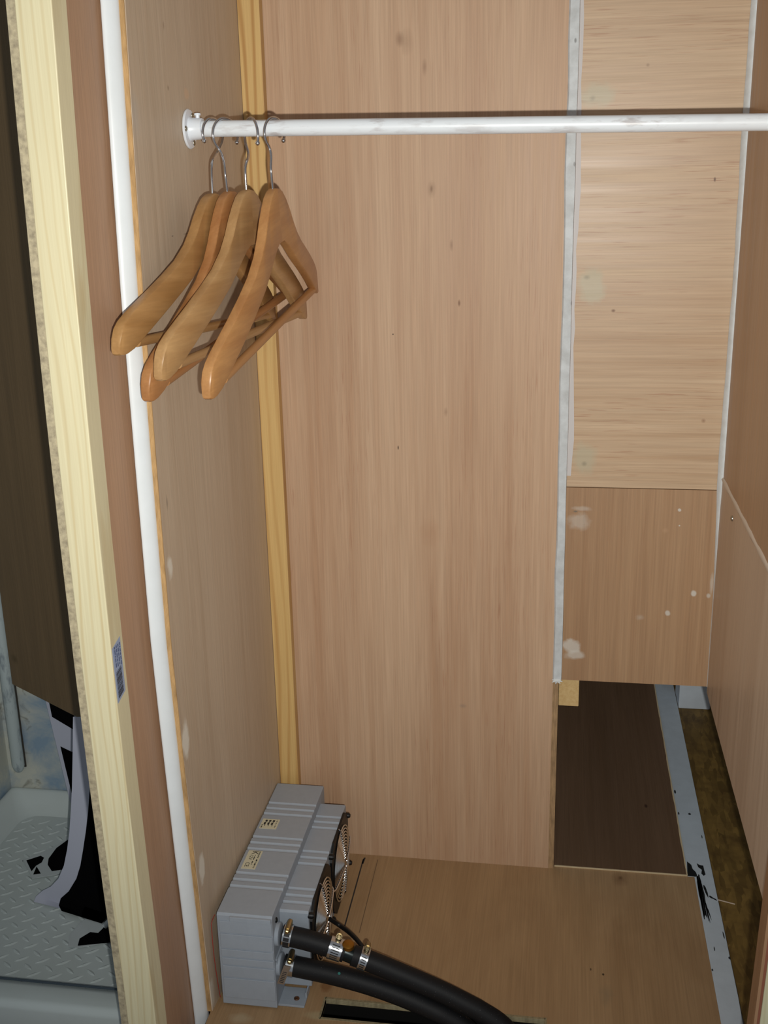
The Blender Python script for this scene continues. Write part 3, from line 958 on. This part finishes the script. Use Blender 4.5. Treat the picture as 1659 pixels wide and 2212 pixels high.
h1 = empty('coolant_hose', (-.38, 1.287, .1))
tag(h1, 'upper black rubber hose with a brass bleed joint leaving the heater', 'hose', 'heater hoses')
pa = [HS1]+path_px([(622, 2021, 1.2805), (640, 2025, 1.2805), (665, 2031, 1.2805), (705, 2043, 1.2805), (745, 2056, 1.2805)])
MB().tube(pa, HR, 24).build('hose_section', M_rub, h1, smooth=50)
pb = path_px([(762, 2063, 1.2805), (790, 2073, 1.2805), (850, 2097, 1.2805), (950, 2140, 1.279), (1030, 2180, 1.276)]) 
last = pb[-1]
pb = pb[:-1] + smoothpath([last, last+Vector((.035, -.002, -.022)), last+Vector((.055, -.002, -.055)), last+Vector((.06, -.002, -.12)), last+Vector((.06, -.002, -.2))], 6)
MB().tube(pb, HR, 24).build('hose_section', M_rub, h1, smooth=50)
jt = MB().tube([pa[-1]-(pb[0]-pa[-1])*.8, pa[-1], pb[0], pb[0]+(pb[0]-pa[-1])*.8], [.0115, .0122, .0122, .0115], 20).build('joiner', plain('dark_fitting', (30, 38, 38), .3, .6), h1, smooth=40)
jc = pa[-1].lerp(pb[0], .5)
lab(MB().lathe(jc+Vector((0, -.002, .008)), (0.05, -.15, 1), [(0, .004), (.005, .004), (.0052, .0085), (.011, .0085), (.012, .007), (.012, 0)], 16).build('bleed_screw', plain('brass', (150, 104, 36), .35, .8), h1, smooth=35), 'brass bleed screw')
clamp(h1, pa, (619, 2021), .0125, .15, M_band, 'open')
clamp(h1, pa, (724, 2050), .019, -.5, M_band, True)
clamp(h1, pb, (783, 2070), .0115, -.35, M_band, True)
h2 = empty('coolant_hose', (-.38, 1.287, .054))
tag(h2, 'lower plain black rubber hose leaving the heater', 'hose', 'heater hoses')
pc = [HS2]+path_px([(625, 2085, 1.2805), (650, 2090, 1.2805), (720, 2105, 1.2795), (800, 2127, 1.278), (880, 2156, 1.275), (950, 2188, 1.272)])
last = pc[-1]
pc = pc[:-1] + smoothpath([last, last+Vector((.035, 0, -.021)), last+Vector((.058, 0, -.055)), last+Vector((.062, 0, -.12)), last+Vector((.062, 0, -.2))], 6)
MB().tube(pc, HR, 24).build('hose_section', M_rub, h2, smooth=50)
clamp(h2, pc, (628, 2087), .0115, .15, M_band, False, tail=(606, 2125))
pd = at(733, 2110, 1, 1.2835-HR)
lab(MB().lathe(pd+Vector((0, -.0003, .006)), (0, -1, .4), [(0, .0022), (.0004, .002), (.0005, 0)], 8).build('paint_dot', plain('teal_dot', (40, 110, 104), .5), h2), 'teal paint dot')
h3 = tag(MB().tube(smoothpath([(-.408, 1.268, -.050), (-.36, 1.269, -.046), (-.28, 1.271, -.046), (-.22, 1.272, -.055), (-.17, 1.27, -.075)], 8), .012, 20).build('hose_below', plain('glossy_black_rubber', (12, 12, 13), .4), None, smooth=50), 'glossy black hose lying inside the floor slot', 'hose')

cab = MB().tube(smoothpath([at(712, 1985, 0, FX1+.018), at(735, 2000, 1, 1.36), at(760, 2019, 1, 1.335), at(784, 2047, 1, 1.312), at(796, 2078, 1, 1.306), at(806, 2108, 1, 1.303), at(822, 2122, 2, .0085), at(870, 2124, 2, .005), at(930, 2138, 2, .0044), at(1000, 2163, 2, .0044)], 8), .0034, 10)
tag(cab.build('fan_cable', M_black, None, smooth=50), 'thin black cable running from the fans behind the hoses', 'cable')
red = MB().tube(smoothpath([at(464, 1976, 0, -.4705), at(458, 1990, 0, -.4705), at(457, 2003, 0, -.4705), at(462, 2062, 0, -.4705), at(471, 2125, 0, -.4705), at(476, 2154, 0, -.4705)], 6), .0005, 6)
tag(red.build('red_wire', plain('red_insulation', (170, 52, 44), .5), None, smooth=True), 'thin red wire on the wall beside the heater', 'wire')

# ------------------------------------------------------------------ shower room beyond the partition
SXL, SYB = -1.062, 1.79
t = NT('mottled_old_wall')
a = t.noise((9, 9, 9), 5, .6, .4)
b = t.noise((22, 22, 22), 4, .6, .6)
cc = t.mix(t.rng(a, .42, .62), lin((192, 194, 184)), lin((132, 154, 174)))
cc = t.mix(t.rng(b, .62, .72, 0, .7), cc, lin((86, 78, 62)))
M_mot = t.done(cc, .5, 0, .4)
wsb = struct('wall_shower_back')
MB().box(SXL-.02, -.558, SYB, SYB+.02, -.05, TOP).build('panel', M_mot, wsb)
wsl = struct('wall_shower_left')
MB().box(SXL-.02, SXL, .9, SYB, -.05, TOP).build('panel', M_mot, wsl)
fh = struct('floor_hall')
MB().box(SXL-.3, -.487, .8, 1.8, -.075, -.06).build('panel', ply('hall_floor', (108, 78, 52), (88, 62, 40), 'X', seed=12), fh)

tray = empty('shower_tray', (-.8, 1.5, -.06))
tag(tray, 'white shower tray with a raised chequer tread behind the timber stud', 'shower tray')
M_tray = plain('white_acrylic', (196, 206, 206), .25, 0, .5, .2, 18, (182, 190, 186))
TX0, TX1, TY0, TY1 = SXL+.001, -.5615, 1.222, SYB-.001
def ringr(i, z):
    x0, x1, y0, y1 = TX0+i[0], TX1-i[1], TY0+i[2], TY1-i[3]
    r = i[4]
    out = []
    for cx, cy, a0 in ((x1-r, y1-r, 0), (x0+r, y1-r, 90), (x0+r, y0+r, 180), (x1-r, y0+r, 270)):
        for k in range(5):
            a = math.radians(a0+22.5*k)
            out.append((cx+r*math.cos(a), cy+r*math.sin(a), z))
    return out
tr = [ringr((0, 0, .004, 0, .006), -.0595), ringr((0, 0, 0, 0, .006), -.012), ringr((0, 0, .004, 0, .006), -.002), ringr((.002, .002, .012, .002, .008), .0), ringr((.006, .006, .036, .006, .01), .0005), ringr((.010, .010, .046, .010, .012), -.002),
      ringr((.022, .016, .052, .022, .02), -.014), ringr((.038, .022, .056, .036, .03), -.031), ringr((.046, .026, .060, .042, .034), -.035)]
MB().loft(tr, True, False).build('rim', M_tray, tray, smooth=60)
MB().box(TX0+.03, TX1-.015, TY0+.045, TY1-.03, -.05, -.0349).build('tray_floor', M_tray, tray)
lab(MB().box(TX0+.001, TX1-.001, TY0+.0475, TY0+.0495, -.002, .0012).build('seam', plain('grey_grime', (70, 82, 92), .6), tray), 'dark grimy seam along the rim')
mb = MB()
row = 0
y = TY0+.07
while y < TY1-.05:
    x = TX0+.06 + (.0175 if row % 2 else 0)
    while x < TX1-.035:
        a = math.radians(38 if (row % 2 == 0) else -34)
        u, w = Vector((math.cos(a), math.sin(a), 0)), Vector((-math.sin(a), math.cos(a), 0))
        c = Vector((x, y, -.0349))
        l_, s_ = .0125, .0034
        pts = [c-u*l_, c-w*s_-u*l_*.3, c-w*s_+u*l_*.3, c+u*l_, c+w*s_+u*l_*.3, c+w*s_-u*l_*.3]
        top = [c-u*l_*.6+Vector((0, 0, .0014)), c+u*l_*.6+Vector((0, 0, .0014))]
        mb.add(pts+top, [(0, 1, 6), (1, 2, 7, 6), (2, 3, 7), (3, 4, 7), (4, 5, 6, 7), (5, 0, 6)])
        x += .035
    y += .0155
    row += 1
tp = mb.build('tread_pattern', M_tray, tray)
tp['kind'] = 'stuff'

cb = empty('corner_moulding', (-1.033, 1.775, .04))
tag(cb, 'stained white rounded moulding in the shower corner', 'moulding')
t = NT('stained_white')
b = t.noise((45, 45, 14), 4, .65)
cc = t.mix(t.rng(b, .52, .68, 0, .8), lin((176, 188, 190)), lin((86, 96, 112)))
M_stain = t.done(cc, .45)
rings = []
for z, k in ((.040, .15), (.042, .5), (.047, .8), (.056, 1), (.3, 1), (.8, 1), (TOP, 1)):
    rings.append([(-1.034+.0125*k*math.cos(2*math.pi*i/16), SYB-.012+.011*k*math.sin(2*math.pi*i/16), z) for i in range(16)])
MB().loft(rings).build('bar', M_stain, cb, smooth=60)
lab(MB().tube([(-1.0225, SYB-.006, .05), (-1.0225, SYB-.006, TOP)], .0022, 6).build('grimy_joint', plain('mould', (50, 46, 40), .8), cb), 'mouldy joint line')

A, B = Vector((-1.0205, 1.772, .2375)), Vector((-.66, 1.547, .2375))
nn = Vector((.53, -.85, 0)).normalized()*.009
bp = MB().prism([A, B, B+nn, A+nn], (0, 0, TOP-.2375)).build('brown_panel', ply('plywood_brown', (124, 102, 74), (108, 88, 62), 'Z', [(at(30, 1425, 1, 1.75), (.012, .05, .012), (70, 60, 30), .5, .8, .6)], seed=13, pores=.03), None, bevel=.001)
tag(bp, 'dull brown plywood panel hanging in the shower behind the stud', 'panel')

# vinyl sheets in the tray
M_vin = plain('white_vinyl', (176, 180, 196), .4)
M_vblk = plain('black_vinyl', (8, 8, 9), .95, 0, .03)
M_clear = plain('milky_film', (190, 198, 200), .25)
def sheet_poly(px, Y, dy=0.0):
    return [at(x, y, 1, Y) for x, y in px]
ls = empty('leaning_sheet', (-.9, 1.76, -.03))
tag(ls, 'white vinyl sheet with black shapes leaning on the shower wall', 'sheet')
YL = 1.742
def on_lean(x, y):                  # plane leaning back towards the wall
    p = at(x, y, 1, YL)
    for _ in range(3):
        p = at(x, y, 1, YL + .028*min(1, max(0, (p.z+.03)/.3)))
    return p
MB().prism([on_lean(x, y) for x, y in ((90, 1480), (240, 1540), (240, 1735), (152, 1735))], (0, .0008, 0)).build('vinyl', M_vin, ls)
for pts in (((106, 1514), (160, 1538), (160, 1576), (113, 1548)), ((131, 1612), (160, 1626), (160, 1716), (155, 1712))):
    MB().prism([on_lean(x, y)+Vector((0, -.0012, 0)) for x, y in pts], (0, .0006, 0)).build('black_shape', M_vblk, ls)
us = empty('curled_sheet', (-.78, 1.49, -.033))
tag(us, 'black vinyl sheet with wide white margin standing curled in the tray', 'sheet')
def on_curl(x, y, o=0):
    """upright sheet whose foot curls forward onto the tray floor"""
    Y = 1.492 + .10*max(0., min(1., (1960-y)/420))**1.3 - o
    p = at(x, y, 1, Y)
    return p if p.z > -.0315+o else at(x, y, 2, -.0315+o)
def band(left, right, o, mat, name):
    rows_ = []
    n = len(left)
    v = []
    for (xa, ya), (xb, yb) in zip(left, right):
        for k in range(5):
            q = k/4
            v.append(on_curl(xa+(xb-xa)*q, ya+(yb-ya)*q, o))
    m = len(v)
    v += [p+Vector((0, .0009, 0)) for p in v]
    f = []
    for i in range(n-1):
        for k in range(4):
            a0 = i*5+k
            f.append((a0, a0+1, a0+6, a0+5))
            f.append((m+a0, m+a0+5, m+a0+6, m+a0+1))
    for i in range(n-1):
        f.append((i*5, i*5+5, m+i*5+5, m+i*5))
        f.append((i*5+4, m+i*5+4, m+i*5+9, i*5+9))
    return MB().add(v, f).build(name, mat, us, smooth=50)
lft = [(157.7, 1549), (157.5, 1565), (157, 1620), (155.5, 1700), (153, 1750), (150, 1795), (145, 1835), (138, 1870), (126, 1898), (110, 1915), (92, 1924), (78, 1936), (73, 1948)]
rgt = [(201, 1549), (200, 1565), (198, 1620), (195, 1700), (191, 1750), (186, 1795), (180, 1835), (174, 1870), (166, 1898), (152, 1925), (138, 1940), (129, 1952), (129, 1962)]
band(lft, rgt, 0, M_vin, 'white_margin')
lb = [(196, 1549), (196, 1565), (196, 1620), (194, 1700), (190.5, 1750), (185.5, 1795), (179.5, 1835), (173.5, 1870), (165, 1898), (148, 1926), (131, 1941), (127, 1956), (133, 1968)]
rb = [(240, 1549), (240, 1565), (240, 1620), (245, 1700), (250, 1750), (255, 1795), (258, 1835), (260, 1870), (258, 1915), (245, 1955), (235, 1975), (226, 1988), (220, 1995)]
band(lb, rb, .0025, M_vblk, 'black_panel')
fsx = empty('film_scrap', (-.9, 1.6, -.034))
tag(fsx, 'milky film scrap with black patches lying flat on the tray', 'film scrap')
ZF = -.0318
def on_tray(x, y, h=0): return at(x, y, 2, ZF+h)
MB().prism([on_tray(x, y) for x, y in ((50, 1858), (100, 1838), (150, 1812), (160, 1880), (120, 1890), (70, 1898))], (0, 0, .0006)).build('film', M_clear, fsx)
for pts in (((57, 1859), (88, 1849), (95, 1853), (90, 1863), (78, 1870), (68, 1882)), ((79, 1872), (88, 1887), (72, 1889)), ((105, 1855), (122, 1832), (147, 1814), (150, 1876), (112, 1882), (103, 1868)), ((48, 1860), (50, 1859), (50, 1861))):
    MB().prism([on_tray(x, y, .0007) for x, y in pts], (0, 0, .0005)).build('black_patch', M_vblk, fsx)
fs2 = empty('film_curl', (-.72, 1.44, -.034))
tag(fs2, 'clear curled film offcut with a black tab beside the stud', 'film offcut')
def on_tray2(x, y, h=0): return at(x, y, 2, ZF+h)
MB().prism([on_tray2(x, y) for x, y in ((147, 2045), (150, 2020), (175, 1992), (185, 1985), (262, 2000), (262, 2030), (170, 2048))], (0, 0, .0006)).build('film', M_clear, fs2)
MB().prism([on_tray2(x, y, .0008) for x, y in ((168, 2043), (172, 2028), (195, 2014), (212, 2016), (238, 1990), (262, 1985), (262, 2030), (240, 2036))], (0, 0, .0006)).build('black_tab', M_vblk, fs2)
a_, b_ = on_tray2(226, 2006), on_tray2(244, 1997)
MB().tube(smoothpath([a_+Vector((0, 0, .004)), a_.lerp(b_, .5)+Vector((.004, 0, .012)), b_+Vector((.01, 0, .014))], 6), .005, 10).build('film_roll', M_clear, fs2, smooth=True)
